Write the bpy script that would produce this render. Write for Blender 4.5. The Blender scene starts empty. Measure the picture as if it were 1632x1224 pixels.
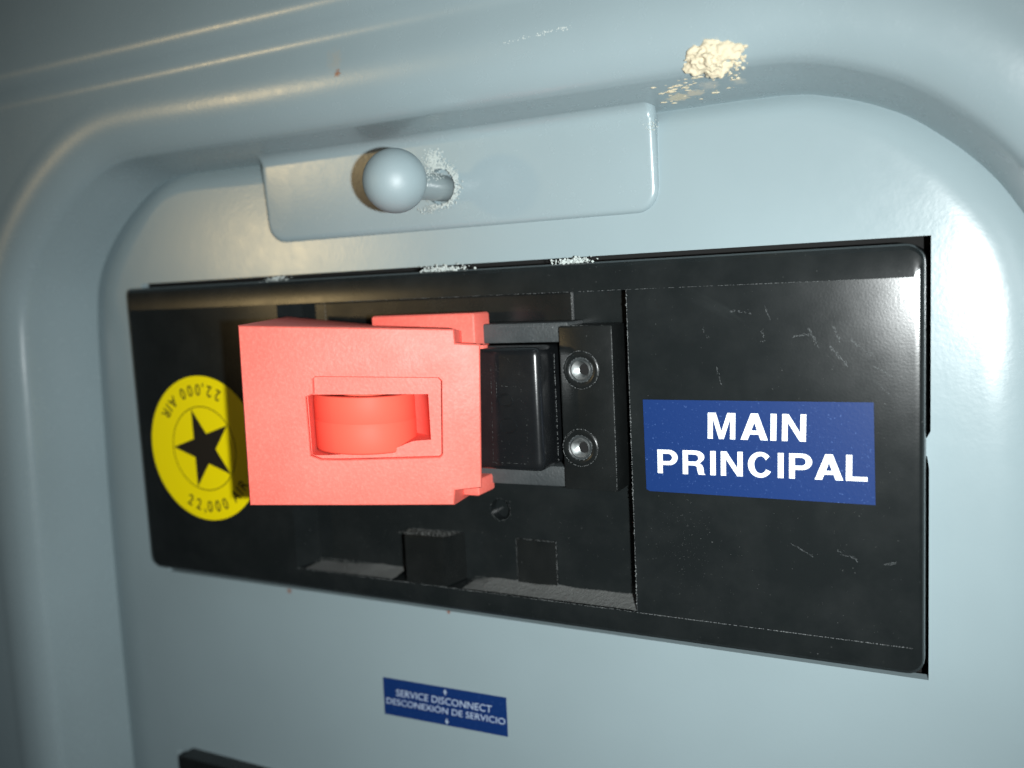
import bpy, bmesh, math, random
from mathutils import Vector, Matrix, noise
random.seed(7)
sc = bpy.context.scene
MM = 0.001                                   # everything below is written in millimetres

# ------------------------------------------------------------------ camera
cd = bpy.data.cameras.new('camera'); cam = bpy.data.objects.new('camera', cd)
sc.collection.objects.link(cam); sc.camera = cam
cd.sensor_width = 36.0; cd.lens = 1437.3 / 1632 * 36.0
cd.clip_start = 0.005; cd.clip_end = 20.0
RX = Vector((0.88827049, 0.45661618, -0.0497714))      # camera right
DN = Vector((0.00766852, -0.12308627, -0.99236635))    # camera down
FW = Vector((-0.45925671, 0.88110807, -0.11283548))    # camera forward
m = Matrix(((RX.x, -DN.x, -FW.x, 0), (RX.y, -DN.y, -FW.y, -110 * MM), (RX.z, -DN.z, -FW.z, 0), (0, 0, 0, 1)))
cam.matrix_world = m
cd.dof.use_dof = True; cd.dof.focus_distance = 0.113; cd.dof.aperture_fstop = 18.0

# ------------------------------------------------------------------ light
w = bpy.data.worlds.new('World'); sc.world = w; w.use_nodes = True
w.node_tree.nodes['Background'].inputs[0].default_value = (0.55, 0.72, 0.85, 1)
w.node_tree.nodes['Background'].inputs[1].default_value = 0.022
sc.view_settings.view_transform = 'Standard'; sc.view_settings.look = 'None'
sc.view_settings.exposure = 0.0; sc.view_settings.gamma = 1.0

def lamp(name, kind, loc, power, col, size, target=None):
    l = bpy.data.lights.new(name, kind); l.energy = power; l.color = col
    if kind == 'AREA': l.shape = 'DISK'; l.size = size
    else: l.shadow_soft_size = size
    o = bpy.data.objects.new(name, l); sc.collection.objects.link(o)
    o.location = Vector(loc) * MM
    if target is not None:
        o.rotation_euler = (Vector(target) * MM - o.location).to_track_quat('-Z', 'Y').to_euler()
    return o
# the phone's flash beside the lens, a warm room lamp far to the left, a pale ceiling light
fl_ = lamp('phone_flash', 'SPOT', (16.5, -112, -3), 1.22, (0.95, 1.0, 1.0), 1.6 * MM, (-55, 0, -26))
fl_.data.spot_size = math.radians(95); fl_.data.spot_blend = 1.0
wl_ = lamp('warm_room_lamp', 'SPOT', (-1020, -1085, 85), 10.5, (1.0, 0.72, 0.33), 0.06, (-82, 0, 12))
wl_.data.spot_size = math.radians(5.2); wl_.data.spot_blend = 1.0
lamp('ceiling_light', 'AREA', (100, -520, 1000), 0.55, (0.80, 0.92, 1.0), 0.45, (-60, 0, 0))

# ------------------------------------------------------------------ materials
def mat(name):
    mt = bpy.data.materials.new(name); mt.use_nodes = True
    nt = mt.node_tree; b = nt.nodes['Principled BSDF']
    return mt, nt, b
def N(nt, kind, **kw):
    n = nt.nodes.new(kind)
    for k, v in kw.items():
        if k.startswith('i_'): n.inputs[k[2:]].default_value = v
        else: setattr(n, k, v)
    return n
def noise_n(nt, co, scale, detail=3, rough=0.5, scl=None):
    if scl or True:
        mp = N(nt, 'ShaderNodeMapping'); nt.links.new(co, mp.inputs[0])
        s = scl or (1, 1, 1); mp.inputs['Scale'].default_value = s
        co = mp.outputs[0]
    n = N(nt, 'ShaderNodeTexNoise'); n.inputs['Scale'].default_value = scale
    n.inputs['Detail'].default_value = detail; n.inputs['Roughness'].default_value = rough
    nt.links.new(co, n.inputs['Vector']); return n.outputs['Fac']
def ramp(nt, fac, a, b, ca=(0, 0, 0, 1), cb=(1, 1, 1, 1)):
    r = N(nt, 'ShaderNodeValToRGB'); r.color_ramp.elements[0].position = a; r.color_ramp.elements[1].position = b
    r.color_ramp.elements[0].color = ca; r.color_ramp.elements[1].color = cb
    nt.links.new(fac, r.inputs[0]); return r.outputs[0]
def mix(nt, fac, a, b):
    n = N(nt, 'ShaderNodeMix'); n.data_type = 'RGBA'
    for v, i in ((fac, 0), (a, 6), (b, 7)):
        if isinstance(v, (tuple, list, float, int)): n.inputs[i].default_value = v
        else: nt.links.new(v, n.inputs[i])
    return n.outputs[2]
def math_n(nt, op, a, b=None, c=None, clamp=False):
    n = N(nt, 'ShaderNodeMath', operation=op); n.use_clamp = clamp
    for i, v in enumerate((a, b, c)):
        if v is None: continue
        if isinstance(v, (float, int)): n.inputs[i].default_value = v
        else: nt.links.new(v, n.inputs[i])
    return n.outputs[0]
def bump(nt, b, h, strength, dist):
    bp = N(nt, 'ShaderNodeBump'); bp.inputs['Strength'].default_value = strength
    bp.inputs['Distance'].default_value = dist
    nt.links.new(h, bp.inputs['Height']); nt.links.new(bp.outputs[0], b.inputs['Normal'])
def coord(nt): return N(nt, 'ShaderNodeTexCoord').outputs['Object']
def spot(nt, co, centre, radius, soft=0.5):
    """1 inside a ragged blot at centre, 0 outside (a stain that stays put)."""
    d = N(nt, 'ShaderNodeVectorMath', operation='DISTANCE'); nt.links.new(co, d.inputs[0])
    d.inputs[1].default_value = Vector(centre) * MM
    nz = noise_n(nt, co, 1100, 4, 0.7)
    r = math_n(nt, 'DIVIDE', d.outputs['Value'], radius * MM)
    r = math_n(nt, 'ADD', r, math_n(nt, 'MULTIPLY', math_n(nt, 'SUBTRACT', nz, 0.5), 2.2))
    return math_n(nt, 'MULTIPLY', math_n(nt, 'SUBTRACT', 1.0, r), 1 / soft, clamp=True)

def paint(name, base=(0.290, 0.365, 0.388, 1), stains=(), r0=0.19, r1=0.24):
    mt, nt, b = mat(name); co = coord(nt)
    big = noise_n(nt, co, 45, 3, 0.5)
    col = mix(nt, ramp(nt, big, 0.3, 0.7), tuple(c * 0.965 for c in base[:3]) + (1,), tuple(min(1, c * 1.03) for c in base[:3]) + (1,))
    specks = ramp(nt, noise_n(nt, co, 2200, 2, 0.5), 0.76, 0.82)
    patch = ramp(nt, noise_n(nt, co, 60, 2, 0.5), 0.52, 0.66)
    sp = math_n(nt, 'MULTIPLY', specks, patch)
    col = mix(nt, math_n(nt, 'MULTIPLY', sp, 0.4), col, (0.62, 0.68, 0.68, 1))
    for c, r, soft, colr in stains:
        col = mix(nt, spot(nt, co, c, r, soft), col, colr)
    nt.links.new(col, b.inputs['Base Color'])
    rg = ramp(nt, noise_n(nt, co, 500, 4, 0.6), 0.3, 0.7, (r0, r0, r0, 1), (r1, r1, r1, 1))
    nt.links.new(rg, b.inputs['Roughness'])
    peel = noise_n(nt, co, 1900, 3, 0.55); wob = noise_n(nt, co, 120, 2, 0.4)
    h = math_n(nt, 'ADD', math_n(nt, 'MULTIPLY', peel, 0.020), math_n(nt, 'MULTIPLY', wob, 0.018))
    bump(nt, b, h, 0.55, 1.0 * MM)
    b.inputs['Specular IOR Level'].default_value = 0.8
    return mt

def plastic(name, base, r0, r1, dust=0.5, smear=0.0, grain=0.004, spec=0.5, peel_scale=3500, mottle=None):
    mt, nt, b = mat(name); co = coord(nt)
    col = base
    if dust > 0:
        fine = ramp(nt, noise_n(nt, co, 2600, 2, 0.5), 0.725, 0.79)
        area = ramp(nt, noise_n(nt, co, 55, 3, 0.6), 0.44, 0.68)
        f = math_n(nt, 'MULTIPLY', math_n(nt, 'MULTIPLY', fine, area), dust)
        haze = math_n(nt, 'MULTIPLY', ramp(nt, noise_n(nt, co, 130, 5, 0.65), 0.42, 0.8), 0.05 * dust)
        col = mix(nt, math_n(nt, 'ADD', f, haze, clamp=True), col, (0.42, 0.44, 0.43, 1))
    if smear > 0:
        mp = N(nt, 'ShaderNodeMapping'); nt.links.new(co, mp.inputs[0]); mp.inputs['Rotation'].default_value = (0, math.radians(58), 0)
        s1 = ramp(nt, noise_n(nt, mp.outputs[0], 140, 4, 0.62, (1, 1, 0.16)), 0.66, 0.76)
        # rubbed zone: the upper right of the faceplate
        z = N(nt, 'ShaderNodeVectorMath', operation='DISTANCE'); nt.links.new(co, z.inputs[0]); z.inputs[1].default_value = Vector((-15, 0, -8)) * MM
        zone = math_n(nt, 'SUBTRACT', 1.0, math_n(nt, 'DIVIDE', z.outputs['Value'], 20 * MM), clamp=True)
        k = math_n(nt, 'MULTIPLY', math_n(nt, 'MULTIPLY', s1, zone), smear, clamp=True)
        col = mix(nt, k, col, (0.07, 0.08, 0.08, 1))
    if mottle:
        f1 = ramp(nt, noise_n(nt, co, 70, 4, 0.6), 0.35, 0.7); f2 = ramp(nt, noise_n(nt, co, 2400, 3, 0.6), 0.45, 0.75)
        col = mix(nt, math_n(nt, 'ADD', math_n(nt, 'MULTIPLY', f1, 0.45), math_n(nt, 'MULTIPLY', f2, 0.45), clamp=True), col, mottle)
    if isinstance(col, tuple): b.inputs['Base Color'].default_value = col
    else: nt.links.new(col, b.inputs['Base Color'])
    rr = ramp(nt, noise_n(nt, co, 210, 5, 0.65), 0.3, 0.7, (r0,) * 3 + (1,), (r1,) * 3 + (1,))
    nt.links.new(rr, b.inputs['Roughness'])
    bump(nt, b, noise_n(nt, co, peel_scale, 2, 0.5), 0.5, grain * MM * 5)
    b.inputs['Specular IOR Level'].default_value = spec
    return mt

M = {}
M['frame'] = paint('grey_enamel', r0=0.235, r1=0.285, stains=(
    ((-76.9, -9, 29.0), 0.8, 0.6, (0.26, 0.10, 0.05, 1)), ((-78.2, -9, 28.7), 0.22, 0.5, (0.22, 0.09, 0.05, 1)),
    ((-75.0, -9, 29.3), 0.2, 0.4, (0.05, 0.05, 0.05, 1)), ((-77.3, -9, 30.6), 1.8, 2.6, (0.42, 0.36, 0.27, 1)),
    ((-26.6, -6.5, 23.6), 2.4, 0.8, (0.58, 0.53, 0.42, 1)), ((-33.0, 0.8, 21.4), 1.5, 0.5, (0.62, 0.55, 0.40, 1)), ((-30.6, 0.0, 21.5), 1.2, 0.5, (0.58, 0.53, 0.42, 1)), ((-28.4, -1.5, 22.0), 1.4, 0.8, (0.50, 0.50, 0.45, 1)), ((-24.9, -1.5, 22.0), 1.1, 0.7, (0.52, 0.52, 0.46, 1))))
M['panel'] = paint('grey_enamel_inner', r0=0.225, r1=0.255, stains=(
    ((-103.6, 3.3, -50.2), 0.6, 0.9, (0.26, 0.12, 0.08, 1)), ((-72, 3.3, -49.9), 0.4, 0.9, (0.25, 0.10, 0.06, 1))))
M['black'] = plastic('black_plastic', (0.0095, 0.0118, 0.0122, 1), 0.205, 0.245, dust=0.35, smear=0.5, grain=0.0018, spec=0.36)
M['black2'] = plastic('black_plastic_pocket', (0.0075, 0.0088, 0.0088, 1), 0.24, 0.34, dust=0.3, grain=0.003, spec=0.4)
M['toggle'] = plastic('black_toggle', (0.007, 0.008, 0.009, 1), 0.2, 0.3, dust=0.25, grain=0.002)
M['rough'] = plastic('black_rough_plastic', (0.034, 0.040, 0.042, 1), 0.42, 0.58, dust=1.6, grain=0.02, peel_scale=2600)
M['red'] = plastic('red_plastic', (0.84, 0.145, 0.110, 1), 0.44, 0.56, mottle=(0.90, 0.23, 0.18, 1), spec=0.35, dust=0.0, grain=0.014, peel_scale=2300)
M['redd'] = plastic('red_plastic_smooth', (0.85, 0.125, 0.08, 1), 0.55, 0.62, spec=0.25, dust=0.0, grain=0.002)
M['yellow'] = plastic('yellow_vinyl', (1.0, 0.80, 0.0, 1), 0.45, 0.55, dust=0.0, grain=0.001, spec=0.25)
M['ink'] = plastic('black_ink', (0.016, 0.013, 0.010, 1), 0.5, 0.55, dust=0.0, grain=0.001, spec=0.2)
M['olive'] = plastic('thin_ink', (0.10, 0.075, 0.005, 1), 0.5, 0.55, dust=0.0, grain=0.001, spec=0.2)
M['white'] = plastic('white_print', (0.86, 0.90, 0.90, 1), 0.5, 0.6, dust=0.0, grain=0.001)
M['pale'] = plastic('pale_print', (0.42, 0.50, 0.62, 1), 0.5, 0.6, dust=0.0, grain=0.001)
M['dust'] = plastic('grey_dust', (0.14, 0.145, 0.14, 1), 0.85, 0.95, dust=0.0, grain=0.05, spec=0.1)
M['edge'] = plastic('bare_edge', (0.15, 0.16, 0.16, 1), 0.55, 0.7, dust=0.0, grain=0.01)
M['flake'] = plastic('pale_flake', (0.50, 0.55, 0.53, 1), 0.6, 0.8, dust=0.0, grain=0.02)
M['scuff'] = plastic('rubbed_mark', (0.075, 0.085, 0.087, 1), 0.5, 0.6, dust=0.0, grain=0.001)
M['foam'] = plastic('cream_foam', (0.66, 0.58, 0.42, 1), 0.8, 0.9, dust=0.0, grain=0.03)
def blue():
    mt, nt, b = mat('blue_label'); co = coord(nt)
    sp = ramp(nt, noise_n(nt, co, 3600, 2, 0.5), 0.66, 0.80)
    col = mix(nt, math_n(nt, 'MULTIPLY', sp, 0.55), (0.005, 0.028, 0.130, 1), (0.09, 0.17, 0.40, 1))
    nt.links.new(col, b.inputs['Base Color']); b.inputs['Roughness'].default_value = 0.42; b.inputs['Specular IOR Level'].default_value = 0.3
    bump(nt, b, noise_n(nt, co, 3000, 2, 0.5), 0.5, 0.02 * MM)
    return mt
M['blue'] = blue()
def steel():
    mt, nt, b = mat('worn_steel'); co = coord(nt)
    b.inputs['Metallic'].default_value = 0.9
    col = ramp(nt, noise_n(nt, co, 900, 4, 0.6), 0.35, 0.7, (0.22, 0.24, 0.24, 1), (0.75, 0.77, 0.76, 1))
    nt.links.new(col, b.inputs['Base Color']); b.inputs['Roughness'].default_value = 0.36
    return mt
M['steel'] = steel()
mt, nt, b = mat('dark_void'); b.inputs['Base Color'].default_value = (0.004, 0.004, 0.004, 1); b.inputs['Roughness'].default_value = 0.9
nt.links.new(noise_n(nt, coord(nt), 300), nt.nodes.new('ShaderNodeMath').inputs[0]); M['void'] = mt

# ------------------------------------------------------------------ helpers
def obj(name, bm, m, parent=None, smooth=True, ang=35, label=None, kind=None):
    me = bpy.data.meshes.new(name); bmesh.ops.scale(bm, vec=(MM, MM, MM), verts=bm.verts)
    bm.normal_update(); bm.to_mesh(me); bm.free()
    me.materials.append(m)
    if smooth:
        me.shade_smooth(); me.set_sharp_from_angle(angle=math.radians(ang))
    o = bpy.data.objects.new(name, me); sc.collection.objects.link(o)
    if parent: o.parent = parent
    if label: o['label'] = label
    if kind: o['kind'] = kind
    return o
def thing(name, label, cat, group=None):
    o = bpy.data.objects.new(name, None); sc.collection.objects.link(o); o.empty_display_size = 0.01
    o['label'] = label; o['category'] = cat
    if group: o['group'] = group
    return o
def tag(o, label, cat): o['label'] = label; o['category'] = cat; return o
def loopv(bm, pts): return [bm.verts.new(p) for p in pts]
def bridge(bm, a, b, closed=True):
    n = len(a)
    for i in range(n if closed else n - 1):
        j = (i + 1) % n
        try: bm.faces.new((a[i], a[j], b[j], b[i]))
        except ValueError: pass
def fill(bm, loops):
    es = []
    for L in loops:
        for i in range(len(L)):
            a, b2 = L[i], L[(i + 1) % len(L)]
            e = bm.edges.get((a, b2)) or bm.edges.new((a, b2)); es.append(e)
    bmesh.ops.triangle_fill(bm, use_beauty=True, use_dissolve=False, edges=es)
def circ(x, y, z, r, n=40, ph=0): return [(x + r * math.cos(2 * math.pi * i / n + ph), y, z + r * math.sin(2 * math.pi * i / n + ph)) for i in range(n)]
def rrect(x0, x1, z0, z1, y, rad, n=6):
    """rounded rectangle in the XZ plane; rad = (BL, BR, TR, TL)"""
    out = []
    for (cx, cz, a0, r) in ((x0, z0, 180, rad[0]), (x1, z0, 270, rad[1]), (x1, z1, 0, rad[2]), (x0, z1, 90, rad[3])):
        r = max(r, 0.02)
        ox = cx + (r if cx == x0 else -r); oz = cz + (r if cz == z0 else -r)
        for k in range(n + 1):
            a = math.radians(a0 + 90 * k / n); out.append((ox + r * math.cos(a), y, oz + r * math.sin(a)))
    return out
def rbox(x0, x1, y0, y1, z0, z1, bev=0.3, seg=2, bm=None):
    b2 = bmesh.new()
    vs = [b2.verts.new((x, y, z)) for x in (x0, x1) for y in (y0, y1) for z in (z0, z1)]
    for f in ((0, 1, 3, 2), (4, 6, 7, 5), (0, 4, 5, 1), (2, 3, 7, 6), (0, 2, 6, 4), (1, 5, 7, 3)): b2.faces.new([vs[i] for i in f])
    bmesh.ops.recalc_face_normals(b2, faces=b2.faces)
    if bev: bmesh.ops.bevel(b2, geom=b2.edges[:], offset=bev, segments=seg, profile=0.6, affect='EDGES')
    if bm is None: return b2
    me = bpy.data.meshes.new('tmp'); b2.to_mesh(me); b2.free(); bm.from_mesh(me); bpy.data.meshes.remove(me); return bm
def sphere(bm, c, r, sub=2, sq=(1, 1, 1), lump=0.0, seed=0, freq=0.8):
    res = bmesh.ops.create_icosphere(bm, subdivisions=sub, radius=1.0)
    for v in res['verts']:
        d = v.co.normalized(); k = 1 + lump * noise.noise(d * freq * 2 + Vector((seed, seed * 1.7, 3)))
        if lump: k += lump * 0.5 * noise.noise(d * freq * 6 + Vector((seed, 1, seed)))
        v.co = Vector(c) + Vector((d.x * r * sq[0] * k, d.y * r * sq[1] * k, d.z * r * sq[2] * k))
    return res['verts']
def recalc(bm): bmesh.ops.recalc_face_normals(bm, faces=bm.faces[:]); return bm
def face_front(bm):
    for f in bm.faces:
        f.normal_update()
        if f.normal.y > 0: f.normal_flip()
    return bm

# ------------------------------------------------------------------ outline of the recess (traced round at y = 4.8)
raw = [(-153.4, -93), (-153.3, -73.5), (-153.0, -51.2), (-152.4, -32.3), (-151.6, -16.6), (-150.8, -5.0), (-149.5, 1.0),
       (-146.9, 5.6), (-142.4, 10.5), (-136.6, 15.1), (-129.6, 19.0), (-123.6, 20.6), (-116, 20.85), (-105, 20.7), (-90, 20.6), (-75, 20.6), (-60, 20.6),
       (-45, 20.6), (-32.5, 20.6), (-26.5, 20.65), (-19.6, 20.5), (-16.5, 20.0), (-12.0, 18.6), (-7.6, 16.6), (-3.3, 13.5), (0.2, 10.2), (3.2, 6.4),
       (5.6, 2.0), (7.0, -3.5), (7.6, -10), (7.8, -20), (7.8, -50), (7.8, -80), (7.8, -110), (7.8, -140), (6, -152), (-2, -164), (-14, -170), (-30, -172), (-60, -172), (-90, -172), (-120, -172),
       (-135, -169), (-147, -160), (-152, -148), (-153.4, -135), (-153.4, -115)]
def catmull(p0, p1, p2, p3, t):
    return tuple(0.5 * (2 * b + (c - a) * t + (2 * a - 5 * b + 4 * c - d) * t * t + (-a + 3 * b - 3 * c + d) * t ** 3) for a, b, c, d in zip(p0, p1, p2, p3))
fine = []
n = len(raw)
for i in range(n):
    for k in range(12): fine.append(catmull(raw[i - 1], raw[i], raw[(i + 1) % n], raw[(i + 2) % n], k / 12))
# resample evenly, smooth a little
def resample(P, step):
    out = []; acc = 0.0
    L = [math.dist(P[i], P[(i + 1) % len(P)]) for i in range(len(P))]; tot = sum(L); cnt = int(tot / step); st = tot / cnt
    nxt = 0.0
    for i, l in enumerate(L):
        while nxt <= acc + l and len(out) < cnt:
            t = (nxt - acc) / l if l else 0; a, b2 = P[i], P[(i + 1) % len(P)]
            out.append((a[0] + (b2[0] - a[0]) * t, a[1] + (b2[1] - a[1]) * t)); nxt += st
        acc += l
    return out
O = resample(fine, 0.9)
for _ in range(5):
    O = [tuple((O[i - 1][k] + 2 * O[i][k] + O[(i + 1) % len(O)][k]) / 4 for k in (0, 1)) for i in range(len(O))]
NO = len(O); NR = []
for i in range(NO):
    a, b2 = O[i - 3], O[(i + 3) % NO]; d = Vector((b2[0] - a[0], b2[1] - a[1])).normalized()
    NR.append((-d.y, d.x))                                   # clockwise outline: left of travel is outward
for _ in range(6):
    NR = [tuple(Vector((NR[i - 1][0] + 2 * NR[i][0] + NR[(i + 1) % NO][0], NR[i - 1][1] + 2 * NR[i][1] + NR[(i + 1) % NO][1])).normalized()) for i in range(NO)]

# section of the outer frame: (distance outward, depth)
T0 = math.radians(80); LW = 9.95
PF = [(-0.7, 8.6), (0, 4.8)] + [(LW * t * math.cos(T0), 4.8 - LW * t * math.sin(T0)) for t in (0.15, 0.3, 0.5, 0.7, 0.85, 1.0)]
Te = math.radians(-5)
def turn(PF, a0, a1, r, n=8):
    """continue the section from slope a0 to a1 (tilt, positive rises towards the viewer)"""
    s, y = PF[-1]; step = r * abs(a1 - a0) / n
    for k in range(n):
        a = a0 + (a1 - a0) * (k + 0.5) / n; s += step * math.cos(a); y -= step * math.sin(a); PF.append((s, y))
def run(PF, a, L, n=3):
    s, y = PF[-1]
    for k in range(1, n + 1): PF.append((s + L * math.cos(a) * k / n, y - L * math.sin(a) * k / n))
turn(PF, T0, math.radians(40), 3.0, 10); turn(PF, math.radians(40), math.radians(14), 7.0, 12); turn(PF, math.radians(14), Te, 14.0, 12)
KF = len(PF)
run(PF, Te, 12.3 - PF[-1][0])
turn(PF, Te, math.radians(36), 4.2); run(PF, math.radians(36), 0.2)
turn(PF, math.radians(36), math.radians(-4), 4.6, 14); run(PF, math.radians(-4), 6); run(PF, math.radians(-1), 120, 6)
def frame_pt(x, s):
    """a point on the upper wall of the frame (outline there is the line z = 20.6)"""
    for (sa, ya), (sb, yb) in zip(PF, PF[1:]):
        if sa <= s <= sb: return Vector((x, ya + (yb - ya) * (s - sa) / (sb - sa + 1e-9), 20.62 + s))
    return Vector((x, PF[-1][1], 20.6 + s))

panel = thing('electrical_panel', 'grey enamelled electrical panel cover with a deep rounded recess', 'electrical panel')
bm = bmesh.new(); prev = None; CX, CZ = -73, -70
for k, (s, y) in enumerate(PF):
    ring = []
    for i in range(NO):
        x, z = O[i]; nx, nz = NR[i]
        e = 0.0
        if k == 1: e = 0.10 * noise.noise(Vector((x * 0.35, 0, z * 0.35))) * (1 if x > -30 else 0.25)
        dy = 0.10 * noise.noise(Vector((x * 0.03, 5, z * 0.03)))
        if k >= KF + 2:      # the steps further out run straight, on a much wider rectangle
            px, pz = x + nx * s - CX, z + nz * s - CZ
            q = min(((190 + s) / abs(px)) if abs(px) > 1e-6 else 1e9, ((20.62 + s - CZ) / pz) if pz > 1e-6 else 1e9, ((150 + s) / -pz) if pz < -1e-6 else 1e9)
            ring.append(bm.verts.new((CX + px * q, y + dy * 0.3, CZ + pz * q))); continue
        ring.append(bm.verts.new((x + nx * (s + e), y + (dy if s > 1 else 0), z + nz * (s + e))))
    if prev: bridge(bm, prev, ring)
    prev = ring
face_front(bm)
obj('outer_frame', bm, M['frame'], panel, ang=60)

# inner board: flat field, edges rolling back, cut-outs for the breakers
bm = bmesh.new()
def rollw(i):
    nx, nz = NR[i]
    if nz > 0: wv = 3.2 * nz * nz + (14.0 if nx < 0 else 7.5) * nx * nx
    else: wv = 3.2 * nz * nz + (14.0 if nx < 0 else 7.5) * nx * nx
    return wv
WR = [rollw(i) for i in range(NO)]
for _ in range(12): WR = [(WR[i - 1] + 2 * WR[i] + WR[(i + 1) % NO]) / 4 for i in range(NO)]
prev = None
TT = [1.0, 0.92, 0.84, 0.75, 0.65, 0.54, 0.42, 0.30, 0.18, 0.08, 0.0]
ring = [bm.verts.new((O[i][0] + NR[i][0] * 0.9, 5.6 + 3.2 * max(0, -NR[i][0]) ** 2, O[i][1] + NR[i][1] * 1.2)) for i in range(NO)]
prev = ring
for t in TT:
    ring = [bm.verts.new((O[i][0] - NR[i][0] * WR[i] * (1 - t), 3.3 + (1.55 + 3.2 * max(0, -NR[i][0]) ** 2) * t ** 2.2, O[i][1] - NR[i][1] * WR[i] * (1 - t))) for i in range(NO)]
    bridge(bm, prev, ring); prev = ring
H1 = [(-132.3, -49.75), (-5.0, -49.75), (-5.0, -24.0), (-5.2, -22.6), (-5.9, -21.9), (-5.75, -20.9), (-5.2, -20.3), (-4.85, -19.6), (-4.85, 2.82), (-132.3, 2.82)]
H2 = [(-134.5, -140), (-20, -140), (-20, -84.9), (-134.5, -84.9)]
holes = []
for H in (H1, H2):
    a = loopv(bm, [(x, 3.3, z) for x, z in H]); b2 = loopv(bm, [(x, 4.9, z) for x, z in H])
    bridge(bm, b2, a); holes.append(a)
fill(bm, [prev] + holes)
for f in bm.faces:
    f.normal_update()
    if abs(f.normal.y) > 0.2 and f.normal.y > 0: f.normal_flip()
obj('inner_board', bm, M['panel'], panel, ang=40)

# dark inside of the enclosure behind the cut-outs
bm = bmesh.new(); rbox(-160, 15, 9, 60, -180, 25, 0, 1, bm)
obj('enclosure_interior', bm, M['void'], panel, smooth=False)

# latch tab: tongue bent out of the upper wall over the board
bm = bmesh.new()
HX, HZ, HR = -68.4, 13.9, 2.55
x0, x1, zb = -101.4, -36.45, 7.95
def tabloop(ins, y, top=19.62):
    r = 3.0 - ins; out = [(x1 - ins, y, top)]
    cols = 60
    out = []
    # right side down, bottom right corner, bottom, bottom left corner, left side up
    out.append((x1 - ins, y, top)); out.append((x1 - ins, y, 14)); out.append((x1 - ins, y, zb + 3.0 + 0.5))
    for k in range(9):
        a = math.radians(-90 * k / 8); out.append((x1 - 3.0 + r * math.cos(a), y, zb + 3.0 + r * math.sin(a)))
    for k in range(1, cols): out.append((x1 - 3 + (x0 + 3 - (x1 - 3)) * k / cols, y, zb + ins))
    for k in range(9):
        a = math.radians(-90 - 90 * k / 8); out.append((x0 + 3.0 + r * math.cos(a), y, zb + 3.0 + r * math.sin(a)))
    out.append((x0 + ins, y, zb + 3.5)); out.append((x0 + ins, y, 14)); out.append((x0 + ins, y, top))
    return out
secs = [(0.9, 1.85), (0.62, 1.88), (0.36, 1.98), (0.15, 2.16), (0.03, 2.42), (0.0, 2.8), (0.0, 3.6)]
loops = [loopv(bm, tabloop(i, y)) for i, y in secs]
for a, b2 in zip(loops, loops[1:]): bridge(bm, a, b2, closed=False)
hole = loopv(bm, circ(HX, 1.85, HZ, HR, 48)); hb = loopv(bm, circ(HX, 3.2, HZ, HR, 48)); bridge(bm, hole, hb)
L0 = loops[0]; cols = 80
topv = [L0[-1]] + [bm.verts.new((L0[-1].co.x + (L0[0].co.x - L0[-1].co.x) * k / cols, 1.85, 19.62)) for k in range(1, cols)] + [L0[0]]
fill(bm, [L0 + topv[1:-1], hole])
# concave bend up into the wall
rb = 1.8
prevr = topv; zc = 19.62; yc = 1.85 - rb
for k in range(1, 15):
    a = math.radians(79) * k / 14
    ring = [bm.verts.new((v.co.x, yc + rb * math.cos(a), zc + rb * math.sin(a))) for v in topv]
    bridge(bm, prevr, ring, closed=False); prevr = ring
ring = [bm.verts.new((v.co.x, prevr[0].co.y - 1.2, prevr[0].co.z + 0.6)) for v in topv]
bridge(bm, prevr, ring, closed=False)
# side cheeks of the bend
for sx, idx in ((x0 + 0.9, 0), (x1 - 0.9, -1)):
    pass
for sx, d in ((x0 + 0.9, -0.9), (x1 - 0.9, 0.9)):     # rounded returns at the two ends of the bend
    prevr = None
    for q in range(7):
        u = q / 6; a2 = math.radians(90 * u)
        off = abs(d) * math.sin(a2); dep = 1.2 * (1 - math.cos(a2))
        ring = []
        for k in range(0, 15):
            a = math.radians(79) * k / 14
            ring.append(bm.verts.new((sx + math.copysign(off, d), yc + (rb + dep) * math.cos(a), zc + (rb + dep) * math.sin(a))))
        if prevr: bridge(bm, prevr, ring, closed=False)
        prevr = ring
bmesh.ops.remove_doubles(bm, verts=bm.verts[:], dist=0.02)
face_front(bm)
for v in bm.verts:
    if v.co.y > 1.5 and v.co.z < 19.62: v.co.y += (19.62 - v.co.z) * 0.07     # the tongue leans a little towards the board
tab = obj('latch_tab', bm, M['frame'], panel, ang=60)

# ------------------------------------------------------------------ main breaker
brk = thing('main_breaker', 'wide black main breaker filling the upper cut-out of the grey board', 'circuit breaker')
bm = bmesh.new()
X0, X1, Z0, Z1 = -132.55, -5.3, -48.35, 2.05
cx0, cx1, cz0, cz1 = -131.9, -6.4, -44.7, -1.72
N6 = 7
def lerp_loop(t, y, R):
    a = lambda p, q: p + (q - p) * t
    return rrect(a(cx0, X0), a(cx1, X1), a(cz0, Z0), a(cz1, Z1), y, tuple(r * t for r in R), 6)
RC = (1.7, 2.0, 2.1, 0.25)
def crease(y): return rrect(cx0, cx1, cz0, cz1, y, (0.02,) * 4, 6)
Ls = [loopv(bm, crease(0.0)), loopv(bm, lerp_loop(0.5, 0.10, RC)), loopv(bm, lerp_loop(0.8, 0.28, RC)), loopv(bm, lerp_loop(0.93, 0.62, RC)), loopv(bm, lerp_loop(0.985, 1.1, RC)), loopv(bm, lerp_loop(1.0, 1.7, RC)), loopv(bm, lerp_loop(1.0, 8.5, RC))]
for a, b2 in zip(Ls, Ls[1:]): bridge(bm, a, b2)
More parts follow.
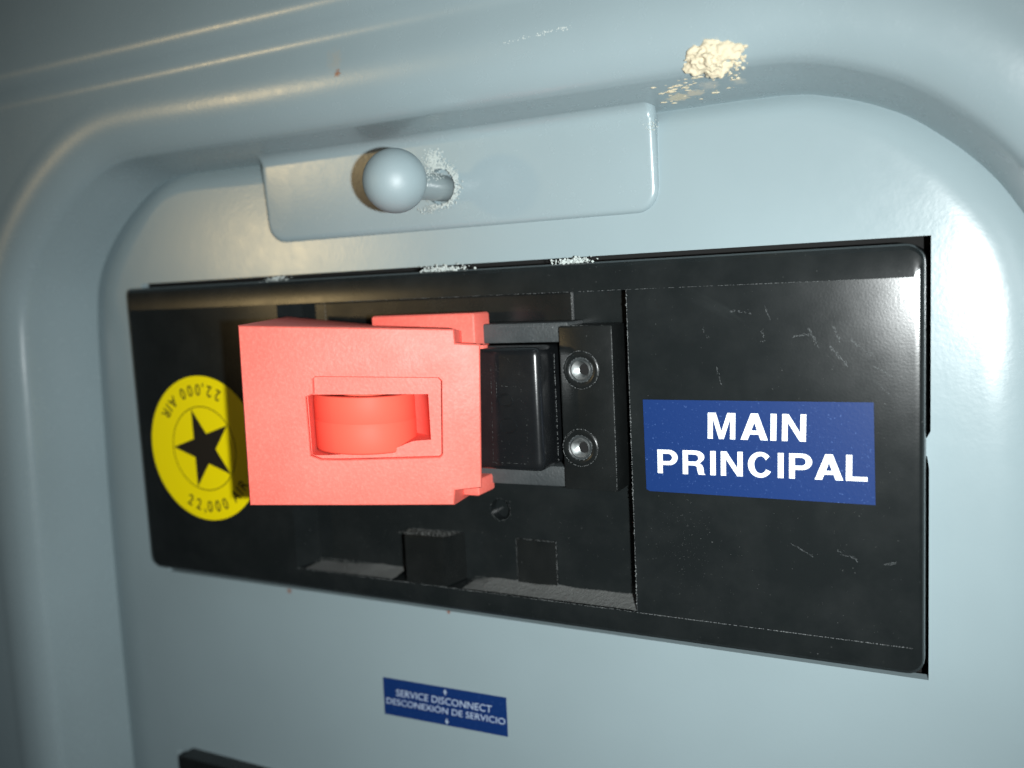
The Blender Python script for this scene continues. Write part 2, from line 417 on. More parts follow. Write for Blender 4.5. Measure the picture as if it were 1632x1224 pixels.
# pocket
px0, px1 = -98.5, -40.25
pk = loopv(bm, [(px0, 0, cz0 + 0.06), (px1, 0, cz0 + 0.06), (px1, 0, cz1 - 0.06), (px0, 0, cz1 - 0.06)])
fl = loopv(bm, [(-97.3, 4.6, cz0 + 0.06), (px1 - 0.05, 4.6, cz0 + 0.06), (px1 - 0.05, 4.6, cz1 - 0.06), (-97.3, 4.6, cz1 - 0.06)])
fill(bm, [Ls[0], pk]); bridge(bm, pk, fl)
h1 = loopv(bm, circ(-62.7, 4.6, -33.4, 1.6, 36)); h2 = loopv(bm, circ(-62.7, 6.2, -33.4, 1.55, 36)); bridge(bm, h1, h2)
bm.faces.new(h2)
fill(bm, [fl, h1])
bmesh.ops.recalc_face_normals(bm, faces=bm.faces[:])
cnt = sum(1 if f.normal.y < 0 else -1 for f in bm.faces if abs(f.normal.y) > 0.9)
if cnt < 0: bmesh.ops.reverse_faces(bm, faces=bm.faces[:])
obj('faceplate', bm, M['black'], brk, ang=14)

# shallow steps on the pocket floor
obj('floor_pad', rbox(-60.2, -53.75, 4.3, 4.8, -44.6, -37.5, 0.08, 1), M['black2'], brk)
obj('floor_pad', rbox(-92.3, -49.7, 4.2, 4.8, -6.0, -1.85, 0.08, 1), M['black2'], brk)
bm = bmesh.new(); rbox(-46.0, -40.4, 4.1, 4.8, -13.9, -11.8, 0.1, 1, bm)
obj('floor_step', bm, M['black2'], brk)
bm = bmesh.new()   # stop block: slanted sides, top a little sloped
F = [(-76.95, -0.15, -44.6), (-70.05, -0.15, -44.6), (-69.9, -0.15, -37.05), (-76.85, -0.15, -37.25)]
Bk = [(-79.6, 4.65, -44.6), (-69.1, 4.65, -44.6), (-69.1, 4.65, -37.5), (-79.6, 4.65, -37.7)]
a = loopv(bm, F); b2 = loopv(bm, Bk); bm.faces.new(a); bridge(bm, a, b2); recalc(bm)
bmesh.ops.bevel(bm, geom=[e for e in bm.edges if e.verts[0] in a or e.verts[1] in a], offset=0.14, segments=2, affect='EDGES')
obj('stop_block', bm, M['black2'], brk, ang=30)

# bracket round the toggle
br = obj('bracket_plate', rbox(-49.3, -41.75, -1.5, 4.7, -28.1, -6.15, 0.28, 2), M['black2'], brk)
# two rivet holes in it are built as hollow rivets set on the plate
for (rx, rz) in ((-46.25, -11.95), (-46.75, -22.3)):
    bm = bmesh.new()
    sec = [(2.55, -1.45), (2.55, -1.56), (2.42, -1.68), (2.15, -1.70), (1.72, -1.66), (1.62, -1.60)]
    prevr = None
    for r, y in sec:
        ring = loopv(bm, circ(rx, y, rz, r, 40))
        if prevr: bridge(bm, prevr, ring)
        prevr = ring
    face_front(bm); rv = obj('rivet', bm, M['black2'], brk, ang=40)
    bm = bmesh.new()
    sec = [(1.64, -1.58), (1.5, -1.5), (1.4, -1.45), (1.3, -1.46), (0.9, -1.50)]
    prevr = None
    for r, y in sec:
        ring = loopv(bm, circ(rx, y - 0.04, rz, r, 40))
        if prevr: bridge(bm, prevr, ring)
        prevr = ring
    face_front(bm); obj('washer', bm, M['rough'], rv, ang=40)
    bm = bmesh.new(); prevr = None
    for r, y, dx in [(1.42, -1.58, 0), (1.36, -1.86, 0.02), (1.24, -2.0, 0.06), (0.92, -1.86, 0.34), (0.70, -1.62, 0.55)]:
        ring = loopv(bm, circ(rx + dx, y, rz + dx * 0.15, r, 32))
        if prevr: bridge(bm, prevr, ring)
        prevr = ring
    obj('eyelet', bm, M['steel'], rv, ang=50)
    bm = bmesh.new(); bm.faces.new(loopv(bm, circ(rx + 0.55, -1.68, rz + 0.08, 0.74, 24))); face_front(bm)
    obj('eyelet_bore', bm, M['void'], rv, smooth=False)
# rough side bars, tilted a little to the right
def bar(za, zb2):
    bm = bmesh.new()
    rbox(-79, -48.2, -0.75, 4.7, za, zb2, 0.35, 2, bm)
    for v in bm.verts:
        if v.co.y < 1: v.co.y -= 0.75 * max(0, (-48.2 - v.co.x)) / 30.8 * 2.2
    return bm
obj('bracket_bar', bar(-8.35, -5.65), M['rough'], brk)
obj('bracket_bar', bar(-28.0, -25.15), M['rough'], brk)

# toggle
tg = obj('toggle', rbox(-63.5, -50.25, -6.0, 4.6, -25.0, -8.55, 1.25, 4), M['toggle'], brk, label='black rocker handle half covered by the red lockout')
def ribbon(pts, wd, jit, y, bm, broken=0.0, step=0.25, dens=1.0):
    """an irregular broken line of dust or bare edge: many small slivers along a polyline in the XZ plane"""
    for (xa, za), (xb, zb3) in zip(pts, pts[1:]):
        L = math.dist((xa, za), (xb, zb3)); n3 = max(1, int(L / step * dens)); d = Vector((xb - xa, zb3 - za)).normalized(); nn = Vector((-d.y, d.x))
        for k in range(n3):
            t = (k + random.random()) / n3
            cxx = xa + (xb - xa) * t; czz = za + (zb3 - za) * t
            g = noise.noise(Vector((cxx * 0.35, y, czz * 0.35))) * 0.5 + 0.5
            if random.random() < broken * (1.3 - g): continue
            ln = step * random.uniform(0.5, 1.6); ww = wd * random.uniform(0.35, 1.2) * (0.5 + g); o2 = random.uniform(-jit, jit)
            c = Vector((cxx, czz)) + nn * o2; p = []
            for sa, sb in ((-ln, 0), (0, -ww), (ln, 0), (0, ww)):
                q = c + d * sa * 0.5 + nn * sb * 0.5; p.append(bm.verts.new((q.x, y, q.y)))
            top = bm.verts.new((c.x, y - ww * 0.35, c.y))
            for i in range(4): bm.faces.new((p[i], p[(i + 1) % 4], top))
bm = bmesh.new()
for pl in ([(-57.2, -9.9), (-57.6, -23.9), (-52.5, -23.9)], [(-52.3, -17.7), (-52.4, -23.6)], [(-56.4, -10.4), (-56.6, -15.2)], [(-55.9, -13.6), (-52.9, -13.7), (-53.0, -16.8)]):
    ribbon(pl, 0.045, 0.02, -6.02, bm, 0.7, 0.2)
obj('moulded_line', bm, M['dust'], tg, kind='stuff')
for (ex, ez, er) in ((-55.3, -15.5, 1.15), (-55.1, -18.9, 1.35)):
    bm = bmesh.new(); prevr = None
    for r, y in ((er, -5.98), (er - 0.08, -6.12), (er - 0.2, -6.12), (er - 0.3, -5.98)):
        ring = loopv(bm, [(x, yy, ez + (z - ez) * 0.8) for x, yy, z in circ(ex, y, ez, r, 32)])
        if prevr: bridge(bm, prevr, ring)
        prevr = ring
    obj('moulded_ring', bm, M['toggle'], tg)

def arc2(cx, cy, rx, ry, a0, a1, n=10): return [(cx + rx * math.cos(math.radians(a0 + (a1 - a0) * k / n)), cy + ry * math.sin(math.radians(a0 + (a1 - a0) * k / n))) for k in range(n + 1)]
def glyph(ch):
    """bold grotesque capitals, height 1: (advance, outer outline, holes)"""
    t = 0.18
    if ch == 'I': return t, [(0, 0), (t, 0), (t, 1), (0, 1)], []
    if ch == 'L': return 0.62, [(0, 0), (0.62, 0), (0.62, 0.17), (t, 0.17), (t, 1), (0, 1)], []
    if ch == 'N': return 0.71, [(0, 0), (0.17, 0), (0.17, 0.68), (0.53, 0), (0.71, 0), (0.71, 1), (0.54, 1), (0.54, 0.32), (0.19, 1), (0, 1)], []
    if ch == 'M': return 0.875, [(0, 0), (0.165, 0), (0.165, 0.76), (0.36, 0), (0.515, 0), (0.71, 0.76), (0.71, 0), (0.875, 0), (0.875, 1), (0.62, 1), (0.4375, 0.30), (0.255, 1), (0, 1)], []
    if ch == 'A': return 0.84, [(0, 0), (0.22, 0), (0.285, 0.205), (0.555, 0.205), (0.62, 0), (0.84, 0), (0.53, 1), (0.31, 1)], [[(0.335, 0.36), (0.505, 0.36), (0.42, 0.66)]]
    if ch == 'P': return 0.70, [(0, 0), (t, 0), (t, 0.35)] + arc2(0.39, 0.675, 0.31, 0.325, -90, 90) + [(0, 1)], [[(t, 0.52)] + arc2(0.375, 0.675, 0.13, 0.155, -90, 90) + [(t, 0.83)]]
    if ch == 'R': return 0.76, [(0, 0), (t, 0), (t, 0.375), (0.40, 0.375), (0.47, 0.33), (0.50, 0.12), (0.54, 0), (0.76, 0), (0.72, 0.06), (0.695, 0.30), (0.65, 0.41), (0.58, 0.46)] + arc2(0.43, 0.735, 0.30, 0.265, -50, 90, 8) + [(0, 1)], [[(t, 0.54)] + arc2(0.40, 0.685, 0.13, 0.145, -90, 90) + [(t, 0.83)]]
    if ch == 'C': return 0.77, arc2(0.39, 0.5, 0.39, 0.52, 42, 318, 26) [:1] + arc2(0.39, 0.5, 0.39, 0.52, 20, 340, 30)[1:-1] + [(0.545, 0.34)] + arc2(0.40, 0.5, 0.20, 0.345, 328, 32, 22) + [(0.545, 0.66)], []
def sign_text(s, tl, tr, bl, y, name, m, parent, gap=0.165, depth=0.03):
    b2 = bmesh.new(); x = 0; gl = []
    for ch in s:
        w_, out, hs = glyph(ch); gl.append((x, out, hs)); x += w_ + (gap * 0.45 if ch == 'A' or (ch == 'P' and s.endswith('PAL') and len(gl) == 7) else gap)
    W_ = x - gap
    TL, TR, BL = Vector(tl), Vector(tr), Vector(bl)
    def P(a, c):
        q = TL + (TR - TL) * (a / W_) + (BL - TL) * (1 - c); return (q.x, y - depth, q.y)
    for gx, out, hs in gl:
        loops = [loopv(b2, [P(gx + a, c) for a, c in L]) for L in [out] + hs]
        fill(b2, loops)
    face_front(b2)
    r = bmesh.ops.extrude_face_region(b2, geom=b2.faces[:]); vs = [g for g in r['geom'] if isinstance(g, bmesh.types.BMVert)]
    for v in vs: v.co.y += depth
    recalc(b2)
    return obj(name, b2, m, parent, smooth=False)
# stickers -----------------------------------------------------------------
def text_bm(s, size, offset=0.0, ext=0.0):
    cu = bpy.data.curves.new('t', 'FONT'); cu.body = s; cu.size = size; cu.offset = offset; cu.align_x = 'LEFT'; cu.resolution_u = 4
    o = bpy.data.objects.new('t', cu); sc.collection.objects.link(o)
    dg = bpy.context.evaluated_depsgraph_get(); me = bpy.data.meshes.new_from_object(o.evaluated_get(dg))
    b2 = bmesh.new(); b2.from_mesh(me); bpy.data.objects.remove(o); bpy.data.curves.remove(cu); bpy.data.meshes.remove(me)
    return b2
def bounds(b2):
    xs = [v.co.x for v in b2.verts]; ys = [v.co.y for v in b2.verts]; return min(xs), max(xs), min(ys), max(ys)
def fit_text(s, tl, tr, bl, y, offset, name, m, parent, depth=0.03):
    """a line of print: its box's upper left, upper right, lower left corners in the XZ plane"""
    b2 = text_bm(s, 1.0, offset); a, b3, c, d = bounds(b2)
    TL, TR, BL = Vector(tl), Vector(tr), Vector(bl)
    for v in b2.verts:
        u = (v.co.x - a) / (b3 - a); k = (d - v.co.y) / (d - c); q = TL + (TR - TL) * u + (BL - TL) * k
        v.co = (q.x, y, q.y)
    r = bmesh.ops.extrude_face_region(b2, geom=b2.faces[:]); vs = [g for g in r['geom'] if isinstance(g, bmesh.types.BMVert)]
    for v in vs: v.co.y -= depth
    recalc(b2)
    return obj(name, b2, m, parent, smooth=False)
def sticker(name, pts, y, th, m, parent, label):
    bm = bmesh.new(); a = loopv(bm, [(x, y - th, z) for x, z in pts]); b2 = loopv(bm, [(x, y, z) for x, z in pts])
    bm.faces.new(a); bridge(bm, a, b2); recalc(bm)
    return obj(name, bm, m, parent, smooth=False, label=label)

st = sticker('label_sticker', [(-38.3, -27.7), (-37.9, -27.95), (-10.5, -27.9), (-10.65, -15.85), (-38.4, -15.95)], -0.02, 0.10, M['blue'], brk,
             'blue sticker printed MAIN PRINCIPAL in bold white capitals')
sign_text('MAIN', (-29.95, -17.45), (-18.1, -17.4), (-30.05, -20.75), -0.122, 'lettering', M['white'], st)
sign_text('PRINCIPAL', (-36.65, -22.4), (-11.3, -22.05), (-36.7, -25.5), -0.122, 'lettering', M['white'], st)

# round star sticker
SX, SZ = -116.9, -25.6
bm = bmesh.new(); a = loopv(bm, circ(SX, -0.12, SZ, 12.45, 96)); b2 = loopv(bm, circ(SX, -0.02, SZ, 12.45, 96)); bm.faces.new(a); bridge(bm, a, b2); recalc(bm)
st = obj('round_sticker', bm, M['yellow'], brk, smooth=False, label='round yellow sticker with black star and the print 22,000 AIR twice')
bm = bmesh.new(); ri, ro = 7.12, 7.30
a = loopv(bm, circ(SX, -0.126, SZ, ri, 96)); b2 = loopv(bm, circ(SX, -0.126, SZ, ro, 96)); bridge(bm, a, b2); face_front(bm)
obj('ring_line', bm, M['olive'], st, smooth=False)
bm = bmesh.new(); pts = []
for k in range(5):
    a1 = math.radians(180 + 72 * k); a2 = a1 + math.radians(36)
    pts += [(SX + 7.1 * math.cos(a1), -0.135, SZ + 7.1 * math.sin(a1)), (SX + 2.72 * math.cos(a2), -0.135, SZ + 2.72 * math.sin(a2))]
vs = loopv(bm, pts); c = bm.verts.new((SX, -0.135, SZ))
for i in range(10): bm.faces.new((vs[i], vs[(i + 1) % 10], c))
face_front(bm); obj('star', bm, M['ink'], st, smooth=False)
for base in (-114.5, 65.5):
    bm = bmesh.new(); chars = '22,000 AIR'
    degs = [0, 11.2, 19.5, 26.0, 36.5, 47.0, 0, 63.5, 71.5, 79.5]
    for ch, dg_ in zip(chars, degs):
        if ch == ' ': continue
        b2 = text_bm(ch, 2.75, 0.034); bx = bounds(b2); mx = (bx[0] + bx[1]) / 2
        ang = math.radians(base + dg_)
        rad = Vector((math.cos(ang), math.sin(ang))); tan = Vector((-math.sin(ang), math.cos(ang)))
        vmap = {}
        for v in b2.verts:
            q = Vector((SX, SZ)) + rad * (11.0 - v.co.y) + tan * (v.co.x - mx) * 0.9
            vmap[v] = bm.verts.new((q.x, -0.13, q.y))
        for f in b2.faces:
            try: bm.faces.new([vmap[v] for v in f.verts])
            except ValueError: pass
        b2.free()
    face_front(bm); obj('lettering', bm, M['ink'], st, smooth=False)

# edges rubbed pale and dust that has settled on the pocket ledge
bm = bmesh.new()
ribbon([(-88, -1.76), (-40.2, -1.76)], 0.08, 0.02, -0.03, bm, 0.55, 0.22)
ribbon([(-40.2, -1.76), (-6.4, -1.74)], 0.06, 0.01, -0.03, bm, 0.3, 0.25)
ribbon([(-40.2, -1.76), (-40.22, -44.6)], 0.11, 0.02, -0.03, bm, 0.05, 0.22)
ribbon([(-40.2, -1.76), (-40.22, -44.6)], 0.16, 0.09, -0.03, bm, 0.93, 0.2)
ribbon([(-40.2, -44.7), (-6.5, -44.72)], 0.12, 0.02, -0.03, bm, 0.02, 0.22)
ribbon([(-98.5, -44.66), (-40.2, -44.66)], 0.12, 0.05, -0.03, bm, 0.25, 0.2)
ribbon([(-5.8, 0.6), (-5.55, -30), (-5.5, -45)], 0.07, 0.05, 0.55, bm, 0.7, 0.3)
ribbon([(-110, 1.7), (-8, 1.7)], 0.07, 0.05, 0.75, bm, 0.45, 0.3)
obj('worn_edge', bm, M['edge'], brk, kind='stuff')
bm = bmesh.new()
ribbon([(-60.2, -44.5), (-60.2, -37.5), (-53.75, -37.5), (-53.75, -44.5)], 0.09, 0.02, 4.28, bm, 0.3, 0.22)
ribbon([(-49.7, -1.9), (-49.7, -6.0)], 0.12, 0.02, 4.18, bm, 0.1, 0.22)
ribbon([(-92.3, -1.9), (-92.3, -6.0)], 0.12, 0.02, 4.18, bm, 0.1, 0.22)
for a in range(36):
    t1, t2 = math.radians(a * 10), math.radians(a * 10 + 10)
    ribbon([(-62.7 + 1.65 * math.cos(t1), -33.4 + 1.65 * math.sin(t1)), (-62.7 + 1.65 * math.cos(t2), -33.4 + 1.65 * math.sin(t2))], 0.07, 0.03, 4.57, bm, 0.3, 0.15)
obj('worn_edge', bm, M['edge'], brk, kind='stuff')
bm = bmesh.new()
ribbon([(-41.85, -6.7), (-41.85, -27.6)], 0.09, 0.02, -1.50, bm, 0.05, 0.22)
ribbon([(-62, -6.0), (-42.2, -6.2)], 0.05, 0.02, -1.30, bm, 0.4, 0.22)
ribbon([(-50.2, -9.8), (-50.2, -24.4)], 0.08, 0.02, -1.2, bm, 0.1, 0.22)
for rx, rz in ((-46.25, -11.95), (-46.75, -22.3)):
    for rr, yy, br_ in ((2.5, -1.68, 0.05), (1.66, -1.68, 0.1)):
        for a in range(36):
            t1, t2 = math.radians(a * 10), math.radians(a * 10 + 10)
            ribbon([(rx + rr * math.cos(t1), rz + rr * math.sin(t1)), (rx + rr * math.cos(t2), rz + rr * math.sin(t2))], 0.10, 0.03, yy, bm, br_, 0.17)
obj('worn_edge', bm, M['edge'], brk, kind='stuff')

def grit(bm, p, r):
    """one grain: a small irregular tetrahedron"""
    vs = [bm.verts.new(Vector(p) + Vector((random.uniform(-1, 1), random.uniform(-1, 1), random.uniform(-1, 1))) * r) for _ in range(4)]
    for f in ((0, 1, 2), (0, 1, 3), (0, 2, 3), (1, 2, 3)): bm.faces.new([vs[i] for i in f])
bm = bmesh.new()
for xa, xb in ((-97, -79.9), (-67.5, -40.5)):      # the soft bank of dust lying on the ledge
    nx_ = int((xb - xa) * 5); rows = []
    for i in range(nx_ + 1):
        x = xa + (xb - xa) * i / nx_; g = 0.5 + 0.5 * noise.noise(Vector((x * 0.25, 3, 1))); fade = min(1, (x - xa) / 3 + 0.05, (xb - x) / 0.8 + 0.05)
        if xa < -90: fade = min(1, max(0, (x - xa - 4) / 8))
        rows.append([bm.verts.new((x, 0.25 + 4.4 * q / 8, -44.62 + fade * (0.10 + (0.25 + 0.5 * g) * (q / 8) ** 1.6) + 0.07 * fade * noise.noise(Vector((x * 4, q * 2.5, 0))))) for q in range(9)])
    for i in range(nx_): bridge(bm, rows[i], rows[i + 1], closed=False)
for k in range(9000):
    x = random.uniform(-97, -41.2)
    dens = 0.55 + 0.6 * noise.noise(Vector((x * 0.12, 2, 0)))
    if -80 < x < -67.5: continue
    if random.random() > dens: continue
    y = 4.6 - abs(random.gauss(0, 2.0))
    if y < 0.05: continue
    grit(bm, (x, y, -44.55 + 0.5 * (y / 4.6) ** 1.6), random.uniform(0.03, 0.075))
for k in range(700):     # spill up onto the floor just above the ledge
    x = random.uniform(-95, -41.2)
    if -80 < x < -67.5: continue
    grit(bm, (x, 4.57, -44.55 + abs(random.gauss(0, 0.3))), random.uniform(0.03, 0.07))
for k in range(900):     # top of the stop block
    x = random.uniform(-78.5, -69.6); y = random.uniform(0, 4.5)
    grit(bm, (x, y, -37.1 - 0.09 * y + 0.02 * (x + 77)), random.uniform(0.03, 0.09))
dust = obj('settled_dust', bm, M['dust'], brk, smooth=False, kind='stuff')

bm = bmesh.new()   # loose specks on the plate, thicker towards the middle and right
for k in range(420):
    x = random.uniform(-38, -7); z = random.uniform(-44, -2.5)
    if -38.6 < x < -10.3 and -28.2 < z < -15.6: continue
    grit(bm, (x, -0.01, z), random.choice((0.03, 0.035, 0.04, 0.05, 0.07)))
for k in range(260):
    x = random.gauss(-33.5, 2.2); z = random.gauss(-35, 3.6)
    if z > -28.3: continue
    grit(bm, (x, -0.01, z), random.choice((0.03, 0.04, 0.05)))
for k in range(260): grit(bm, (random.uniform(-90, -42), 4.58, random.uniform(-43, -33)), random.choice((0.03, 0.04, 0.06)))
for k in range(60): grit(bm, (random.uniform(-49, -42.2), -1.51, random.uniform(-27.5, -7)), random.choice((0.03, 0.04)))
for k in range(80): grit(bm, (random.uniform(-57.5, -52), -6.01, random.uniform(-24.3, -9.5)), random.choice((0.03, 0.04, 0.05)))
for k in range(150): grit(bm, (random.uniform(-130, -10), random.uniform(0.1, 0.4), random.choice((random.uniform(-1.2, 1.4), random.uniform(-47.5, -45)))), random.choice((0.03, 0.04)))
obj('dust_speck', bm, M['dust'], brk, smooth=False, kind='stuff')

bm = bmesh.new()   # scuffs rubbed into the upper right of the plate
def scuff(x, z, L, ang, wd, n4):
    for k in range(int(n4 * 1.7)):
        t = random.uniform(-0.5, 0.5); a = math.radians(ang + random.gauss(0, 6)); l = random.uniform(0.15, 0.5) * L * 0.4
        cx2 = x + L * t * math.cos(math.radians(ang)) + random.gauss(0, wd * 0.5); cz2 = z + L * t * math.sin(math.radians(ang)) + random.gauss(0, wd * 0.5)
        d = Vector((math.cos(a), math.sin(a))); nn = Vector((-d.y, d.x)); ww = random.uniform(0.012, 0.034)
        p = [Vector((cx2, cz2)) + d * l * sa + nn * ww * sb for sa, sb in ((-0.5, 0), (0, -1), (0.5, 0), (0, 1))]
        vs = [bm.verts.new((q.x, -0.006, q.y)) for q in p]; bm.faces.new(vs)
for s_ in ((-17.2, -8.3, 2.4, -62, 0.12, 26), (-14.6, -8.0, 2.0, -70, 0.15, 18), (-18.5, -8.0, 2.2, 8, 0.15, 16), (-14.5, -10.4, 3.2, -50, 0.2, 26), (-12.0, -9.5, 2.6, -38, 0.2, 18),
           (-22.5, -5.2, 1.8, -72, 0.12, 12), (-23.0, -8.0, 1.6, -80, 0.2, 10), (-28.5, -12.8, 2.4, -78, 0.1, 12), (-9.6, -12.3, 2.2, -32, 0.12, 12), (-9.4, -14.5, 1.4, -40, 0.1, 8),
           (-25.5, -5.0, 2.5, -5, 0.25, 10), (-30, -7.5, 1.2, -60, 0.2, 6), (-19.0, -34.0, 3.2, -28, 0.1, 14), (-13.7, -34.2, 2.4, -25, 0.25, 16), (-8.9, -34.8, 1.3, 15, 0.16, 34), (-14.1, -34.3, 0.8, -10, 0.1, 8)):
    scuff(*s_)
face_front(bm)
obj('scuff_mark', bm, M['scuff'], brk, smooth=False, kind='stuff')

# ------------------------------------------------------------------ red lockout
P0 = Vector((-83.769, -24.0, -15.38)); U = Vector((0.85312, 0.52172, 0)); NN = Vector((0.52172, -0.85312, 0))
def RL(u, z, off=0.0): return P0 + U * u + Vector((0, 0, z - P0.z)) + NN * off
lock = thing('breaker_lockout', 'bright red plastic lockout clamped over the toggle of the main breaker', 'lockout')
front = [(0.0, -3.8), (13.5, -4.75), (27.5, -5.72), (27.55, -7.55), (30.75, -7.88), (29.95, -26.95), (26.45, -27.1), (26.2, -29.05), (12.9, -28.2), (-0.4, -27.3)]
back = [(-96, -0.5, -3.75), (-79, -0.5, -5.4), (-64, -.5, -6.7), (-64, -.5, -8.2), (-63, -.5, -8.7), (-63.2, -.5, -27.2), (-64, -.5, -27.6), (-64.2, -.5, -29.8), (-79, -.5, -30), (-95, -.5, -30)]
def inset_poly(poly, d):
    out = []; n5 = len(poly)
    for i in range(n5):
        p, q, r = Vector(poly[i - 1]), Vector(poly[i]), Vector(poly[(i + 1) % n5])
        a = (q - p).normalized(); b2 = (r - q).normalized(); na = Vector((a.y, -a.x)); nb = Vector((b2.y, -b2.x))
        k = na + nb; k = k / max(0.3, k.dot(na)) if k.length > 1e-6 else na
        v = q + k * d; out.append((v.x, v.y))
    return out
def densify(poly, step):
    out = []
    for i in range(len(poly)):
        a, b2 = Vector(poly[i]), Vector(poly[(i + 1) % len(poly)]); k = max(1, int((b2 - a).length / step))
        for j in range(k): q = a + (b2 - a) * j / k; out.append((q.x, q.y))
    return out
bm = bmesh.new()
fr = front
Ls = []
for ins, off in ((0.42, 0.0), (0.20, -0.05), (0.06, -0.2), (0.0, -0.42)):
    Ls.append(loopv(bm, [RL(u, z, off) for u, z in inset_poly(fr, ins)]))
Lb = loopv(bm, back); Ls.append(Lb)
for a, b2 in zip(Ls, Ls[1:]): bridge(bm, a, b2)
win = [(8.95, -11.25), (9.3, -10.95), (25.1, -12.0), (25.45, -12.4), (25.0, -22.1), (24.6, -22.45), (12.0, -22.0), (9.3, -21.8), (7.95, -21.2), (7.9, -13.5), (8.9, -13.15)]
w0 = loopv(bm, [RL(u, z, 0) for u, z in inset_poly(win, -0.12)]); w1 = loopv(bm, [RL(u, z, -0.15) for u, z in win]); w2 = loopv(bm, [RL(u, z, -1.2) for u, z in win])
fill(bm, [Ls[0], w0]); bridge(bm, w0, w1); bridge(bm, w1, w2)
NC = 22; cols_ = []
for k in range(NC + 1):
    u = 8.0 + (23.6 - 8.0) * k / NC; zt = -13.3 - 0.85 * k / NC; tq = min(1, max(0, (u - 17.6) / 4.2)); zb_ = -21.35 - 0.12 * math.sin(min(1, (u - 8) / 6) * math.pi) + 1.1 * tq * tq * (3 - 2 * tq)
    d2 = 1 - ((u - 14.75) / 8.87) ** 2
    off = -1.7 - 9.3 * math.sqrt(max(0, d2)) if u > 14.75 else -11
    cols_.append((u, zt, zb_, off))
ft = [bm.verts.new(RL(u, zt, -1.2)) for u, zt, zb_, off in cols_]; fb = [bm.verts.new(RL(u, zb_, -1.2)) for u, zt, zb_, off in cols_]
kt = [bm.verts.new(RL(u, zt, off)) for u, zt, zb_, off in cols_]; kb = [bm.verts.new(RL(u, zb_, off)) for u, zt, zb_, off in cols_]
fill(bm, [w2, ft + fb[::-1]])
bridge(bm, ft, kt, closed=False); bridge(bm, kt, kb, closed=False); bridge(bm, kb, fb, closed=False)
bm.faces.new((ft[0], kt[0], kb[0], fb[0])); bm.faces.new((ft[-1], fb[-1], kb[-1], kt[-1]))
bm.faces.new(Lb)
recalc(bm)
obj('body', bm, M['red'], lock, ang=32)
# drum standing in the window
bm = bmesh.new(); prevr = None; CU, CO, RD = 14.75, -6.55, 6.85
def ringR(r, z, n6=72): return [RL(CU + r * math.cos(2 * math.pi * i / n6), z - 0.05 * r * math.cos(2 * math.pi * i / n6), CO + r * math.sin(2 * math.pi * i / n6)) for i in range(n6)]
for r, z in ((0.01, -14.9), (1.5, -14.9), (1.7, -13.95), (2.6, -13.9), (2.8, -14.35), (5.4, -14.35), (5.6, -13.95), (RD - 0.25, -13.9), (RD - 0.06, -13.98), (RD, -14.2), (RD, -17.4), (RD - 0.03, -17.45), (RD, -17.5), (RD, -21.2), (RD - 0.1, -21.4), (RD - 0.3, -21.5), (0.01, -21.5)):
    ring = loopv(bm, ringR(r, z))
    if prevr: bridge(bm, prevr, ring)
    prevr = ring
recalc(bm)
obj('drum', bm, M['redd'], lock, ang=40)
# upper and lower clip over the bracket bars
def clip(top, z0, z1):
    bm = bmesh.new(); rbox(-77.6, -60.6, -4.0, 0.6, z0, z1, 0.5, 3, bm); return bm
obj('clip', clip(True, -8.6, -3.95), M['red'], lock)
bm = bmesh.new(); rbox(-77, -60.4, -5.5, -0.8, -28.9, -26.6, 0.4, 3, bm)
obj('clip', bm, M['red'], lock)
bm = bmesh.new(); rbox(-61.3, -57.3, -7.6, -6.3, -8.55, -8.05, 0.2, 2, bm); obj('clip_tip', bm, M['red'], lock)

# ------------------------------------------------------------------ latch knob
kn = thing('latch_knob', 'grey ball-ended latch knob sticking out of the tab hole', 'knob')
bm = bmesh.new(); bmesh.ops.create_uvsphere(bm, u_segments=64, v_segments=40, radius=4.22)
for v in bm.verts: v.co = Vector((HX, -9.2, HZ)) + Vector((v.co.x, v.co.z, v.co.y))
recalc(bm); obj('ball', bm, paint('knob_enamel', (0.27, 0.34, 0.36, 1), r0=0.48, r1=0.54), kn, ang=80)
bm = bmesh.new(); prevr = None
for r, y in ((1.95, -6.5), (1.92, -4), (1.9, -1), (1.9, 3), (1.9, 9)):
    ring = loopv(bm, circ(HX, y, HZ - 0.15, r, 40))
    if prevr: bridge(bm, prevr, ring)
    prevr = ring
recalc(bm)
mt = paint('scraped_enamel', (0.24, 0.29, 0.30, 1)); obj('stem', bm, mt, kn, ang=80)
# flaked paint round the hole and scrapings on the stem
bm = bmesh.new()
def flake(p, r, nrm=Vector((0, -1, 0)), thick=0.05):
    a = nrm.orthogonal().normalized(); b3 = nrm.cross(a); k5 = random.randint(4, 6); ph = random.random() * 6; vs = []
    for i in range(k5):
        t = ph + 2 * math.pi * i / k5; rr = r * random.uniform(0.5, 1.2)
        vs.append(bm.verts.new(Vector(p) + a * rr * math.cos(t) + b3 * rr * math.sin(t) + nrm * random.uniform(0, thick)))
    c = bm.verts.new(Vector(p) + nrm * (thick * 2))
    for i in range(k5): bm.faces.new((vs[i], vs[(i + 1) % k5], c))
for k in range(520):
    a = random.gauss(0.1, 1.0); r = HR + abs(random.gauss(0.05, 0.4)) * (1.2 if abs(a) < 1.2 else 0.7)
    flake((HX + r * math.cos(a), 1.83, HZ + r * math.sin(a)), random.uniform(0.05, 0.17))
for k in range(420):
    flake((HX - 0.6 + random.gauss(0, 0.75), 1.83, HZ + 3.7 + random.gauss(0, 0.62)), random.uniform(0.05, 0.17))
for k in range(110):
    flake((HX - 1.4 + random.gauss(0, 1.0), 1.83, HZ - 3.0 + random.gauss(0, 0.25)), random.uniform(0.04, 0.14))
